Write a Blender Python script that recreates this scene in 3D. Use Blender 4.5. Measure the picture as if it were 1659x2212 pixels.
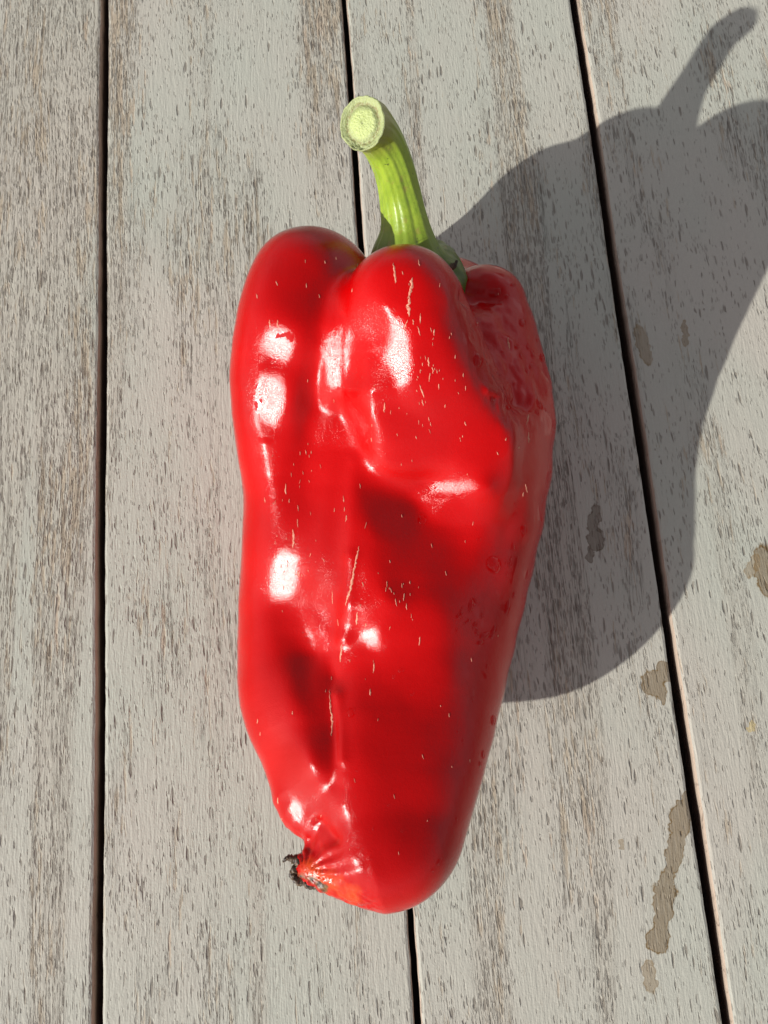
import bpy, math, random
import numpy as np
from mathutils import Vector, Matrix
from mathutils.bvhtree import BVHTree

# ------------------------------------------------------------------ clear
for o in list(bpy.data.objects): bpy.data.objects.remove(o)
S = bpy.context.scene
COL = S.collection
random.seed(7)

# ------------------------------------------------------------------ camera (above the table, tilted ~12 degrees)
H = 0.27                                   # metres above the planks
F = 1660.0; CX, CY = 829.5, 1106.0         # focal length and centre, in units of a 1659 x 2212 picture
VP = np.array([269 - CX, -6500 - CY])      # vanishing point of the planks
_n = np.array([0.0, -F / VP[1], 1.0]); NN = _n / np.linalg.norm(_n)
YA = np.array([VP[0], VP[1], F]); YA /= np.linalg.norm(YA)
YA = YA - NN * (YA @ NN); YA /= np.linalg.norm(YA)
ZA = -NN
XA = np.cross(YA, ZA)
cam_d = bpy.data.cameras.new('camera'); cam = bpy.data.objects.new('camera', cam_d); COL.objects.link(cam)
r = Vector((XA[0], YA[0], ZA[0])); u = -Vector((XA[1], YA[1], ZA[1])); b = -Vector((XA[2], YA[2], ZA[2]))
M = Matrix(((r.x, u.x, b.x, 0), (r.y, u.y, b.y, 0), (r.z, u.z, b.z, H), (0, 0, 0, 1)))
cam.matrix_world = M
cam_d.sensor_fit = 'VERTICAL'; cam_d.sensor_height = 36; cam_d.sensor_width = 27
cam_d.lens = F / 2212 * 36
cam_d.clip_start = 0.005; cam_d.clip_end = 50
cam_d.dof.use_dof = True; cam_d.dof.focus_distance = 0.205; cam_d.dof.aperture_fstop = cam_d.lens * 1e-3 / 0.0005
S.camera = cam
S.render.resolution_x = 768; S.render.resolution_y = 1024

# ------------------------------------------------------------------ light
SUN_AZ = math.radians(36.6)                # the way shadows run on the table, from +X
SUN_EL = math.radians(27.2)
w = bpy.data.worlds.new('World'); S.world = w; w.use_nodes = True
nt = w.node_tree; bg = nt.nodes['Background']
sky = nt.nodes.new('ShaderNodeTexSky'); sky.sky_type = 'NISHITA'; sky.sun_disc = False
sky.sun_elevation = SUN_EL
sx, sy = -math.cos(SUN_AZ), -math.sin(SUN_AZ)      # towards the sun
sky.sun_rotation = math.atan2(sx, sy)
hs = nt.nodes.new('ShaderNodeHueSaturation'); hs.inputs['Saturation'].default_value = 0.22
wb = nt.nodes.new('ShaderNodeMix'); wb.data_type = 'RGBA'; wb.blend_type = 'MULTIPLY'; wb.inputs[0].default_value = 1; wb.inputs[7].default_value = (1.05, .965, .975, 1)   # camera white balance
nt.links.new(sky.outputs[0], hs.inputs['Color']); nt.links.new(hs.outputs[0], wb.inputs[6]); nt.links.new(wb.outputs[2], bg.inputs[0])
bg.inputs[1].default_value = 0.092
sl = bpy.data.lights.new('sun', 'SUN'); sl.energy = 4.2; sl.angle = math.radians(0.55); sl.color = (1.0, 0.955, 0.89)
sun = bpy.data.objects.new('sun', sl); COL.objects.link(sun)
sd = Vector((sx * math.cos(SUN_EL), sy * math.cos(SUN_EL), math.sin(SUN_EL)))
sun.rotation_euler = sd.to_track_quat('Z', 'Y').to_euler(); sun.location = sd * 2
S.view_settings.view_transform = 'Standard'; S.view_settings.look = 'None'
S.view_settings.gamma = 1.0; S.view_settings.exposure = 0.44

# ------------------------------------------------------------------ geometry helpers
def at(px, py, t=0.0):
    """place of a picture point lying t*H above the table"""
    ray = np.array([px - CX, py - CY, F]); P = ray * ((1 - t) / (ray @ NN))
    return np.array([P @ XA, P @ YA, t]) * H
def rad(rpx, px, py, t):
    ray = np.array([px - CX, py - CY, F]); return rpx / F * (F * (1 - t) / (ray @ NN)) * H
def to_px(P):
    P = np.asarray(P, float); q = P.copy(); q[..., 2] -= H
    c = q[..., 0:1] * XA + q[..., 1:2] * YA + q[..., 2:3] * ZA
    return c[..., :2] / c[..., 2:3] * F + np.array([CX, CY])

def mesh_obj(name, V, Fc, mat=None, parent=None, smooth=True, attrs=None):
    me = bpy.data.meshes.new(name); me.from_pydata([tuple(v) for v in V], [], Fc); me.update()
    if smooth: me.polygons.foreach_set('use_smooth', [True] * len(me.polygons))
    for k, a in (attrs or {}).items():
        at_ = me.attributes.new(k, 'FLOAT', 'POINT'); at_.data.foreach_set('value', np.asarray(a, np.float32))
    if mat: me.materials.append(mat)
    o = bpy.data.objects.new(name, me); COL.objects.link(o)
    if parent: o.parent = parent; o.matrix_parent_inverse = parent.matrix_world.inverted()
    return o
def tag(o, label=None, cat=None, group=None, kind=None):
    for k, v in (('label', label), ('category', cat), ('group', group), ('kind', kind)):
        if v: o[k] = v
    return o
def empty(name, loc=(0, 0, 0)):
    o = bpy.data.objects.new(name, None); COL.objects.link(o); o.location = loc; o.empty_display_size = .02
    o.matrix_world = Matrix.Translation(loc)
    return o

# ------------------------------------------------------------------ node helper
class NT:
    def __init__(s, name):
        s.m = bpy.data.materials.new(name); s.m.use_nodes = True; s.t = s.m.node_tree
        s.t.nodes.clear(); s.out = s.t.nodes.new('ShaderNodeOutputMaterial')
    def n(s, typ, ins=None, **props):
        x = s.t.nodes.new(typ)
        for k, v in props.items(): setattr(x, k, v)
        for k, v in (ins or {}).items():
            i = x.inputs[k]
            if isinstance(v, bpy.types.NodeSocket): s.t.links.new(v, i)
            else: i.default_value = v
        return x
    def math(s, op, a, b=0.0, c=0.0, clamp=False):
        return s.n('ShaderNodeMath', {0: a, 1: b, 2: c}, operation=op, use_clamp=clamp).outputs[0]
    def ramp(s, v, lo, hi, a=0.0, b=1.0, smooth=True):
        x = s.n('ShaderNodeMapRange', {'Value': v, 'From Min': lo, 'From Max': hi, 'To Min': a, 'To Max': b})
        x.interpolation_type = 'SMOOTHSTEP' if smooth else 'LINEAR'; return x.outputs[0]
    def mix(s, f, a, b):
        x = s.n('ShaderNodeMix', data_type='RGBA')
        for i, v in ((0, f), (6, a), (7, b)):
            if isinstance(v, bpy.types.NodeSocket): s.t.links.new(v, x.inputs[i])
            else: x.inputs[i].default_value = (*v, 1) if i and len(v) == 3 else v
        return x.outputs[2]
    def noise(s, vec, scale, detail=2, rough=.5, dist=0.0):
        return s.n('ShaderNodeTexNoise', {'Vector': vec, 'Scale': scale, 'Detail': detail, 'Roughness': rough, 'Distortion': dist}).outputs[0]
    def vmul(s, v, sc):
        return s.n('ShaderNodeVectorMath', {0: v, 1: sc}, operation='MULTIPLY').outputs[0]
    def vadd(s, v, w):
        return s.n('ShaderNodeVectorMath', {0: v, 1: w}, operation='ADD').outputs[0]
    def attr(s, name):
        return s.n('ShaderNodeAttribute', attribute_name=name).outputs['Fac']
    def bump(s, h, dist, strength=1.0, normal=None):
        ins = {'Height': h, 'Distance': dist, 'Strength': strength}
        if normal: ins['Normal'] = normal
        return s.n('ShaderNodeBump', ins).outputs[0]
    def fin(s, shader):
        s.t.links.new(shader, s.out.inputs[0]); return s.m

# ------------------------------------------------------------------ wood
# stains: (px, py, rx, ry, turn, group) on the table top, picture units
STAINS = [(1483, 1727, 10, 18, .3, 0), (1477, 1745, 15, 18, 0, 0), (1466, 1790, 18, 22, 0, 0), (1460, 1826, 14, 20, 0, 0), (1453, 1865, 13, 20, 0, 0), (1441, 1908, 15, 24, 0, 0), (1433, 1960, 18, 24, 0, 0), (1426, 2010, 15, 22, 0, 0), (1471, 1768, 21, 26, 0, 0), (1464, 1808, 15, 22, .1, 0), (1457, 1846, 17, 20, 0, 0),
          (1447, 1880, 10, 20, .2, 0), (1436, 1932, 23, 28, 0, 0), (1430, 1986, 13, 20, 0, 0), (1420, 2030, 22, 23, 0, 0),
          (1404, 2110, 14, 28, 0, 1), (1343, 1824, 5, 8, 0, 1),
          (1411, 1476, 22, 26, 0, 0), (1436, 1452, 17, 20, .3, 0), (1430, 1500, 8, 18, 0, 0),
          (1283, 1125, 13, 30, .3, 2), (1287, 1165, 15, 25, 0, 2), (1274, 1200, 8, 16, .2, 2),
          (1655, 1235, 22, 50, 0, 0), (1625, 1222, 12, 24, .6, 1), (1625, 1570, 8, 10, 0, 3),
          (1390, 745, 13, 40, -.15, 1), (1480, 720, 6, 30, .1, 1)]
def wood():
    T = NT('weathered_painted_wood')
    pos = T.n('ShaderNodeTexCoord').outputs['Object']
    rnd = T.n('ShaderNodeObjectInfo').outputs['Random']
    off = T.n('ShaderNodeCombineXYZ', {0: T.math('MULTIPLY', rnd, 3.1), 1: T.math('MULTIPLY', rnd, 7.7), 2: T.math('MULTIPLY', rnd, 1.3)}).outputs[0]
    P = T.vadd(pos, off)
    # wavy grain: x is pushed about slowly as y goes
    wav = T.noise(T.vmul(P, (22, 5, 22)), 1, 2)
    wx = T.math('MULTIPLY', T.math('SUBTRACT', wav, .5), .010)
    G = T.vadd(P, T.n('ShaderNodeCombineXYZ', {0: wx}).outputs[0])
    # broad worn bands where bare wood shows
    band = T.noise(T.vmul(G, (48, 7, 48)), 1, 3, .55)
    bandf = T.ramp(band, .42, .68)
    zone = T.ramp(T.noise(T.vmul(G, (42, 1.6, 42)), 1, 2, .45), .50, .57)
    streak = T.noise(T.vmul(G, (650, 60, 650)), 1, 3, .6)
    streak2 = T.noise(T.vmul(G, (1500, 210, 1500)), 1, 2, .6)
    patch = T.noise(T.vmul(P, (60, 40, 60)), 1, 4, .6)
    # pores: stretched cells, only some of them open
    def pores(sx, sy, r0, r1, seed, keep):
        V = T.vadd(T.vmul(G, (sx, sy, sx)), (seed, seed * .7, 0))
        V = T.vadd(V, T.vmul(T.n('ShaderNodeTexNoise', {'Vector': V, 'Scale': 1.3, 'Detail': 2}).outputs[1], (.75, .75, 0)))
        v = T.n('ShaderNodeTexVoronoi', {'Vector': V, 'Scale': 1.0, 'Randomness': 1.0}, voronoi_dimensions='2D')
        c = T.n('ShaderNodeSeparateColor', {0: v.outputs['Color']})
        dens = T.math('ADD', T.math('ADD', T.math('MULTIPLY', band, .7), T.math('MULTIPLY', patch, .7)), T.math('MULTIPLY', zone, .22))
        open_ = T.math('LESS_THAN', c.outputs[0], T.ramp(dens, .60, 1.12, keep * .12, min(1.0, keep * 1.9), False))
        rr = T.math('MULTIPLY_ADD', c.outputs[1], r1 - r0, r0)
        d = T.math('DIVIDE', v.outputs['Distance'], rr)
        return T.math('MULTIPLY', T.ramp(d, 1.0, .45), open_)
    p1 = pores(640, 105, .12, .40, 3.1, .34)
    p2 = pores(1000, 190, .16, .46, 9.7, .46)
    p3 = pores(1700, 330, .2, .5, 17.3, .50)
    pore = T.math('MAXIMUM', T.math('MULTIPLY', p1, .9), T.math('MULTIPLY', p2, .65))
    pore = T.math('MAXIMUM', pore, T.math('MULTIPLY', p3, .42))
    # long cracks
    ck = T.noise(T.vmul(G, (900, 26, 900)), 1, 3, .55)
    crack = T.math('MULTIPLY', T.ramp(T.math('ABSOLUTE', T.math('SUBTRACT', ck, .5)), .022, .003), T.math('MAXIMUM', T.ramp(band, .50, .66), T.math('MULTIPLY', zone, .6)))
    # worn paint: flaked along streaks, in the bands
    wearv = T.math('ADD', T.math('MULTIPLY', streak, .62), T.math('ADD', T.math('MULTIPLY', band, .5), T.math('MULTIPLY', zone, .045)))
    wearv = T.math('ADD', wearv, T.math('MULTIPLY', T.math('SUBTRACT', streak2, .5), .25))
    wear = T.ramp(wearv, .625, .71)
    # colours
    tone = T.noise(T.vmul(P, (14, 9, 14)), 1, 3)
    paint = T.mix(T.ramp(tone, .32, .68), (.392, .414, .358), (.425, .412, .360))
    paint = T.mix(T.math('MULTIPLY', zone, .4), paint, (.395, .37, .31))
    fine = T.noise(P, 1500, 2)
    paint = T.mix(T.ramp(fine, .3, .8, 0, .16), paint, (.30, .28, .24))
    bare = T.mix(T.ramp(streak2, .3, .7), (.40, .315, .20), (.285, .225, .15))
    bare = T.mix(T.ramp(T.noise(T.vmul(G, (160, 14, 160)), 1, 2), .5, .72, 0, .7), bare, (.46, .33, .22))
    col = T.mix(T.math('MULTIPLY', wear, .55), paint, bare)
    col = T.mix(T.math('MULTIPLY', pore, .78), col, (.15, .13, .105))
    col = T.mix(T.math('MULTIPLY', crack, .7), col, (.13, .10, .075))
    # stains
    wv = T.n('ShaderNodeTexNoise', {'Vector': pos, 'Scale': 330, 'Detail': 3}).outputs[1]
    ps = T.vadd(pos, T.vmul(T.vadd(wv, (-.5, -.5, -.5)), (.0042, .0042, 0)))
    acc = [None] * 4
    for (px, py, rx, ry, tw, g) in STAINS:
        c = at(px, py); a = rad(rx, px, py, 0); b_ = rad(ry, px, py, 0)
        mp = T.n('ShaderNodeMapping', {'Vector': ps, 'Location': (c[0], c[1], 0), 'Rotation': (0, 0, -tw), 'Scale': (a, b_, 1e3)}, vector_type='TEXTURE')
        d = T.n('ShaderNodeVectorMath', {0: mp.outputs[0]}, operation='LENGTH').outputs['Value']
        acc[g] = d if acc[g] is None else T.math('SMOOTH_MIN', acc[g], d, .25)
    top = T.ramp(T.n('ShaderNodeSeparateXYZ', {0: T.n('ShaderNodeNewGeometry').outputs['Normal']}).outputs[2], .5, .9)
    sc = [(.150, .098, .038), (.21, .15, .075), (.115, .085, .055), (.47, .37, .14)]
    sa = [.95, .8, .9, .8]
    stn = None
    for g in range(4):
        msk = T.math('MULTIPLY', T.ramp(T.math('ADD', acc[g], T.math('MULTIPLY', T.math('SUBTRACT', streak, .5), .5)), 1.30, 1.02), T.ramp(streak2, .25, .6, .85, 1.0))
        rim = T.ramp(T.math('ABSOLUTE', T.math('SUBTRACT', acc[g], 1.1)), .12, 0, 0, .5)
        msk = T.math('MULTIPLY', msk, T.math('ADD', .72, rim), clamp=True)
        col = T.mix(T.math('MULTIPLY', T.math('MULTIPLY', msk, sa[g]), top), col, sc[g])
        if g in (0, 2): stn = msk if stn is None else T.math('MAXIMUM', stn, msk)
    # sawn sides: bare brown wood under the paint, darkened below for shade in the gaps
    zz = T.n('ShaderNodeSeparateXYZ', {0: pos}).outputs[2]
    side = T.mix(T.ramp(T.math('ADD', zz, T.math('MULTIPLY', wav, .002)), -.0042, -.0012), (.085, .055, .042), (.42, .34, .27))
    col = T.mix(T.math('SUBTRACT', 1.0, top), col, side)
    # relief
    h = T.math('MULTIPLY', pore, -1.0)
    h = T.math('ADD', h, T.math('MULTIPLY', crack, -1.3))
    h = T.math('ADD', h, T.math('MULTIPLY', wear, -.45))
    h = T.math('ADD', h, T.math('MULTIPLY', streak2, .55))
    h = T.math('ADD', h, T.math('MULTIPLY', streak, .5))
    h = T.math('ADD', h, T.math('MULTIPLY', fine, .16))
    nrm = T.bump(h, .00038, 1.0)
    bs = T.n('ShaderNodeBsdfPrincipled', {'Base Color': col, 'Roughness': T.ramp(stn, 0, 1, .72, .45), 'Normal': nrm, 'Specular IOR Level': .3})
    return T.fin(bs.outputs[0])
WOOD = wood()
def plain(name, c, rough=.6):
    T = NT(name); p = T.n('ShaderNodeTexCoord').outputs['Object']
    n = T.noise(p, 40, 4, .6)
    col = T.mix(n, tuple(x * .7 for x in c), tuple(x * 1.25 for x in c))
    return T.fin(T.n('ShaderNodeBsdfPrincipled', {'Base Color': col, 'Roughness': rough, 'Normal': T.bump(n, .002, .5)}).outputs[0])

# ------------------------------------------------------------------ table: one plank per object
table = empty('wooden_table', (0, 0, 0))
tag(table, 'weathered grey painted wooden table top of parallel planks with narrow dark gaps', 'table')
def gx(x0, x1):                     # world x of a gap edge seen at (x0, 0) and (x1, 2212)
    return (at(x0, 0)[0] + at(x1, 2212)[0]) / 2
edges = [(gx(217, 200), gx(231, 223)), (gx(736, 897), gx(749, 911)), (gx(1231, 1564), gx(1247, 1591))]
pw = edges[1][0] - edges[0][1]
spans = [(edges[0][0] - 2 * pw - .003, edges[0][0] - pw - .003), (edges[0][0] - pw, edges[0][0]), (edges[0][1], edges[1][0]), (edges[1][1], edges[2][0]),
         (edges[2][1], edges[2][1] + pw), (edges[2][1] + pw + .003, edges[2][1] + 2 * pw + .003)]
Y0, Y1, TH = -.42, .62, .021
def plank(x0, x1, i):
    rr = random.Random(i); n = 260; V = []; Fc = []
    prof = [(0, -TH), (0, -.0012), (.00035, -.00035), (.0012, 0)]
    dz = rr.uniform(-.0003, .0003) if i not in (2, 3) else 0
    nL = [rr.uniform(-1, 1) for _ in range(2 * n + 4)]
    for k in range(n + 1):
        y = Y0 + (Y1 - Y0) * k / n
        wl = .00012 * nL[k] + .0002 * math.sin(y * 47 + i); wr = .00012 * nL[k + n] + .0002 * math.sin(y * 39 + 2 * i)
        for a, z in prof: V.append((x0 + a + wl, y, z + dz))
        for a, z in reversed(prof): V.append((x1 - a + wr, y, z + dz))
    q = 2 * len(prof)
    for k in range(n):
        for j in range(q):
            a = k * q + j; b_ = k * q + (j + 1) % q
            Fc.append((a, b_, b_ + q, a + q)[::-1])
    Fc.append(tuple(range(q))); Fc.append(tuple(range(n * q, (n + 1) * q))[::-1])
    return mesh_obj('plank', V, Fc, WOOD, table, smooth=False)
for i, (a, b_) in enumerate(spans): plank(a, b_, i)
DARK = plain('dark_stained_wood', (.06, .04, .03))
def box(name, x0, x1, y0, y1, z0, z1, mat, parent):
    V = [(x, y, z) for z in (z0, z1) for y in (y0, y1) for x in (x0, x1)]
    Fc = [(0, 2, 3, 1), (4, 5, 7, 6), (0, 1, 5, 4), (2, 6, 7, 3), (0, 4, 6, 2), (1, 3, 7, 5)]
    return mesh_obj(name, V, Fc, mat, parent, smooth=False)
for y in (-.34, .50): box('cross_rail', spans[0][0] + .01, spans[-1][1] - .01, y, y + .06, -TH - .042, -TH - .001, DARK, table)
box('gap_shade_sheet', spans[0][0] + .012, spans[-1][1] - .012, -.34, .56, -TH - .049, -TH - .0432, DARK, table)  # dark sheet added to hide the sunlit ground, keeping the gaps dark
for x in (spans[0][0] + .012, spans[-1][1] - .06):
    for y in (-.335, .505): box('leg', x, x + .045, y, y + .05, -.72, -TH - .0495, DARK, table)
gr = mesh_obj('ground', [(-6, -6, -.722), (6, -6, -.722), (6, 6, -.722), (-6, 6, -.722)], [(0, 1, 2, 3)], plain('dark_ground', (.07, .06, .05)), None, False)
tag(gr, kind='structure')

# ------------------------------------------------------------------ the pepper: one skin grown from lobes
# (picture x, y, height above table / H, radius in picture units)
CORE = [(850, 900, 0.180, 221), (850, 1060, 0.156, 246), (845, 1245, 0.138, 250), (832, 1395, 0.132, 232), (826, 1494, 0.140, 221), (822, 1591, 0.155, 203), (821, 1686, 0.168, 178), (836, 1765, 0.180, 150), (838, 1812, 0.190, 140)]
LOBES = [
[(658, 614, 0.283, 116), (634, 705, 0.280, 116), (617, 823, 0.252, 114), (628, 950, 0.218, 112), (642, 1060, 0.195, 109), (648, 1150, 0.179, 117), (652, 1240, 0.157, 125), (656, 1320, 0.142, 134), (654, 1460, 0.150, 134), (664, 1535, .157, 127), (683, 1610, 0.165, 114), (676, 1716, 0.178, 79), (685, 1741, 0.183, 54)],
[(871, 663, 0.330, 129), (891, 797, 0.300, 162), (950, 959, 0.256, 166), (950, 1080, 0.222, 150), (930, 1190, 0.196, 148), (898, 1300, 0.184, 148), (888, 1450, 0.175, 147), (877, 1650, 0.180, 127)],
[(1045, 668, 0.214, 93), (1076, 792, 0.205, 95), (1087, 917, 0.190, 107), (1065, 1116, 0.165, 104), (1030, 1291, 0.150, 94), (980, 1471, 0.155, 98), (939, 1637, 0.175, 92), (892, 1777, 0.190, 91)],
[(698, 612, 0.200, 106), (708, 622, 0.268, 92), (740, 690, 0.22, 110), (725, 780, 0.165, 150), (715, 850, 0.15, 160), (725, 1000, .13, 160), (735, 1120, .11, 160)],
[(740, 730, 0.125, 142), (774, 905, 0.106, 184), (784, 1202, 0.109, 187), (791, 1400, 0.114, 159), (807, 1598, 0.150, 131)],
[(960, 700, 0.128, 140), (950, 900, 0.104, 180), (930, 1200, 0.096, 170), (880, 1400, 0.104, 140), (850, 1600, 0.147, 120)],
[(782, 690, .302, 88), (768, 820, .274, 90), (760, 1000, .226, 92), (758, 1150, .200, 88)],
[(1005, 780, .225, 125), (1030, 950, .212, 133), (1010, 1100, .185, 135), (965, 1300, .165, 125), (930, 1480, .160, 120)],
[(800, 1847, 0.198, 107), (725, 1868, 0.200, 51), (672, 1868, 0.202, 33)],
]
def cm_chain(c, sub=2):
    P = np.array([[*(at(x, y, t) / H), rad(rp, x, y, t) / H] for x, y, t, rp in c])
    Q = np.vstack([2 * P[0] - P[1], P, 2 * P[-1] - P[-2]]); out = []
    for i in range(1, len(Q) - 2):
        for k in range(sub):
            t = k / sub
            out.append(.5 * ((2 * Q[i]) + (-Q[i-1] + Q[i+1]) * t + (2*Q[i-1] - 5*Q[i] + 4*Q[i+1] - Q[i+2]) * t*t + (-Q[i-1] + 3*Q[i] - 3*Q[i+1] + Q[i+2]) * t**3))
    out.append(Q[-2]); return np.array(out)
CH = [cm_chain(c) for c in [CORE] + LOBES]
SKS = [0, .020, .018, .034, .03, .03, .03, .016, .02, .012]
def smin(a, b_, k):
    h = np.clip(.5 + .5 * (b_ - a) / k, 0, 1)
    return b_ + (a - b_) * h - k * h * (1 - h)
def sdf(P):
    y0, y1 = P[:, 1].min(), P[:, 1].max(); out = None
    for ci, c in enumerate(CH):
        d = None
        for a, b_ in zip(c[:-1], c[1:]):
            m_ = max(a[3], b_[3]) + .06
            if max(a[1], b_[1]) + m_ < y0 or min(a[1], b_[1]) - m_ > y1: continue
            ab = b_[:3] - a[:3]; pa = P - a[:3]; h = np.clip(pa @ ab / (ab @ ab), 0, 1)
            pa = pa - h[:, None] * ab
            e = np.sqrt(np.einsum('ij,ij->i', pa, pa)) - (a[3] + (b_[3] - a[3]) * h)
            d = e if d is None else smin(d, e, .010)
        if d is None: continue
        out = d if out is None else smin(out, d, SKS[ci])
    return out if out is not None else np.full(len(P), .1)
# surface nets on a fine grid, worked out only near the skin
allp = np.vstack(CH); lo = (allp[:, :3] - allp[:, 3:]).min(0) - .02; hi = (allp[:, :3] + allp[:, 3:]).max(0) + .02
HF = .00058 / H; CB = 6; HC = HF * CB
nc = np.ceil((hi - lo) / HC).astype(int) + 1
gc = np.stack(np.meshgrid(*[np.arange(k) for k in nc], indexing='ij'), -1).reshape(-1, 3)
def slabs(P):
    o_ = np.empty(len(P), np.float32); od = np.argsort(P[:, 1], kind='stable')
    for ch in np.array_split(od, max(1, min(60, len(P) // 8000))): o_[ch] = sdf(P[ch])
    return o_
cd = slabs(lo + gc * HC)
nf = nc * CB; Gd = np.repeat(np.repeat(np.repeat(cd.reshape(nc), CB, 0), CB, 1), CB, 2)
act = gc[np.abs(cd) < HC * 1.9]
sub = np.stack(np.meshgrid(*[np.arange(-CB // 2, CB // 2)] * 3, indexing='ij'), -1).reshape(-1, 3)
fi = (act[:, None] * CB + sub[None]).reshape(-1, 3) + CB // 2        # block k covers fine k*CB .. k*CB+CB-1, centred on the coarse point
fi = fi[(fi >= 0).all(1) & (fi < nf).all(1)]
LO = lo - (CB // 2) * HF
Gd[fi[:, 0], fi[:, 1], fi[:, 2]] = slabs(LO + fi * HF)
neg = Gd < 0
cell = np.zeros(np.array(Gd.shape) - 1, np.int8)
for a in (0, 1):
    for b_ in (0, 1):
        for c in (0, 1): cell += neg[a:a + cell.shape[0], b_:b_ + cell.shape[1], c:c + cell.shape[2]]
mixd = (cell > 0) & (cell < 8)
ci = np.argwhere(mixd); vid = np.full(cell.shape, -1, np.int32); vid[mixd] = np.arange(len(ci))
acc = np.zeros((len(ci), 3)); cnt = np.zeros(len(ci))
cor = [(a, b_, c) for a in (0, 1) for b_ in (0, 1) for c in (0, 1)]
for A in cor:
    for ax in range(3):
        if A[ax]: continue
        B = list(A); B[ax] = 1
        va = Gd[tuple((ci + A).T)]; vb = Gd[tuple((ci + B).T)]; m_ = (va < 0) != (vb < 0)
        t = np.where(m_, va / np.where(m_, va - vb, 1), 0); pnt = np.repeat(np.array(A, float)[None], len(ci), 0); pnt[:, ax] = t
        acc[m_] += pnt[m_]; cnt[m_] += 1
V = LO + (ci + acc / cnt[:, None]) * HF
quads = []
for ax in range(3):
    o1, o2 = [(1, 2), (2, 0), (0, 1)][ax]
    s0 = [slice(1, -1)] * 3; s1 = [slice(1, -1)] * 3; s0[ax] = slice(0, -1); s1[ax] = slice(1, None)
    chg = neg[tuple(s0)] != neg[tuple(s1)]
    e_ = np.argwhere(chg); st = np.array([1, 1, 1]); st[ax] = 0; e_ = e_ + st
    inside_ = neg[tuple(e_.T)]
    u1 = np.zeros(3, int); u1[o1] = 1; u2 = np.zeros(3, int); u2[o2] = 1
    qd = np.stack([vid[tuple((e_ - u1 - u2).T)], vid[tuple((e_ - u2).T)], vid[tuple(e_.T)], vid[tuple((e_ - u1).T)]], 1)
    qd[~inside_] = qd[~inside_][:, ::-1]; quads.append(qd)
q = np.concatenate(quads); q = q[(q >= 0).all(1)]
def grad(P):
    e_ = 1.5e-3; d0 = slabs(P)
    return d0, np.stack([slabs(P + np.eye(3)[k] * e_) - d0 for k in range(3)], 1) / e_
d0, g0 = grad(V); V = V - g0 * (d0 / (np.einsum('ij,ij->i', g0, g0) + 1e-9))[:, None]
V = V * H; Fc = q.tolist(); N = g0 / np.linalg.norm(g0, axis=1)[:, None]
print('pepper verts', len(V))
def vnormals(V):
    a, b_, c, d = (V[q[:, k]] for k in range(4)); fn = np.cross(c - a, d - b_); N_ = np.zeros_like(V)
    for k in range(3):
        N_[:, k] = sum(np.bincount(q[:, j], fn[:, k], len(V)) for j in range(4))
    return N_ / (np.linalg.norm(N_, axis=1)[:, None] + 1e-15)
N2 = vnormals(V); print('orientation', (N2 * N).sum(1).mean())
camv = np.array([0, 0, H]) - V; camv /= np.linalg.norm(camv, axis=1)[:, None]
face = np.clip((N * camv).sum(1) * 3 + .3, 0, 1)
PX = to_px(V)
# sculpting: (x0,y0,x1,y1,width,amount mm); + raises, - presses in
STROKES = [
    (722, 1470, 708, 1690, 30, -1.4), (655, 1420, 672, 1560, 46, -1.4),
    (768, 1000, 758, 1200, 20, .5), (758, 1200, 742, 1380, 15, .6), (742, 1380, 726, 1500, 18, .4), (726, 1500, 738, 1640, 15, .6),
    (1010, 700, 1080, 850, 45, -1.2), (1010, 640, 1060, 640, 20, -1.3),
    (1090, 700, 1110, 790, 24, -1.0), (1120, 860, 1150, 890, 12, -.9), (1060, 840, 1120, 860, 10, .5),
    (690, 1780, 720, 1815, 14, -1.2),
]
def segd(P, x0, y0, x1, y1):
    d = np.array([x1 - x0, y1 - y0], float); L = max(d @ d, 1e-6); r_ = P - np.array([x0, y0])
    h = np.clip((r_ @ d) / L, 0, 1); return np.hypot(*(r_ - h[:, None] * d).T), h
D = np.zeros(len(V))
for x0, y0, x1, y1, wd, am in STROKES:
    d, _ = segd(PX, x0, y0, x1, y1); D += am * 1e-3 * np.exp(-(d / wd) ** 2)
# value noise in numpy for wrinkles and wet film
def vnoise(P, sc, seed=0):
    rg = np.random.default_rng(seed); n = 64; T3 = rg.random((n, n, n)); Q = P * sc
    i = np.floor(Q).astype(int); f = Q - i; f = f * f * (3 - 2 * f); o = 0
    for a in (0, 1):
        for b_ in (0, 1):
            for c in (0, 1):
                wt = (f[:, 0] if a else 1 - f[:, 0]) * (f[:, 1] if b_ else 1 - f[:, 1]) * (f[:, 2] if c else 1 - f[:, 2])
                o = o + wt * T3[(i[:, 0] + a) % n, (i[:, 1] + b_) % n, (i[:, 2] + c) % n]
    return o
def fbm(P, sc, seed=0, oc=3):
    return sum(vnoise(P, sc * 2 ** k, seed + k) * .5 ** k for k in range(oc)) / sum(.5 ** k for k in range(oc))
D += (fbm(V, 55, 5, 3) - .5) * .0009
# creases running out from the dried tip
nub = np.array([655., 1885.]); rel = PX - nub; ang = np.arctan2(rel[:, 1], rel[:, 0]); dist = np.hypot(*rel.T)
wr = np.exp(-(dist / 85) ** 2) * np.clip(dist / 25, 0, 1)
D += wr * (np.sin(ang * 17 + 2.5 * fbm(V, 250, 3)) * .00042 + (fbm(V, 700, 11) - .5) * .0007)
d2, _ = segd(PX, 690, 1895, 790, 1950); pim = np.exp(-(d2 / 26) ** 2)
D += pim * (fbm(V, 900, 21) - .5) * .0011
# crumpled right shoulder
d3, _ = segd(PX, 1040, 640, 1130, 860); D += np.exp(-(d3 / 55) ** 2) * ((fbm(V, 130, 31) - .5) * .0036 + (fbm(V, 320, 35) - .5) * .0007)
V = V + N * (D * face)[:, None]
N = vnormals(V); PX = to_px(V)
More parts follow.
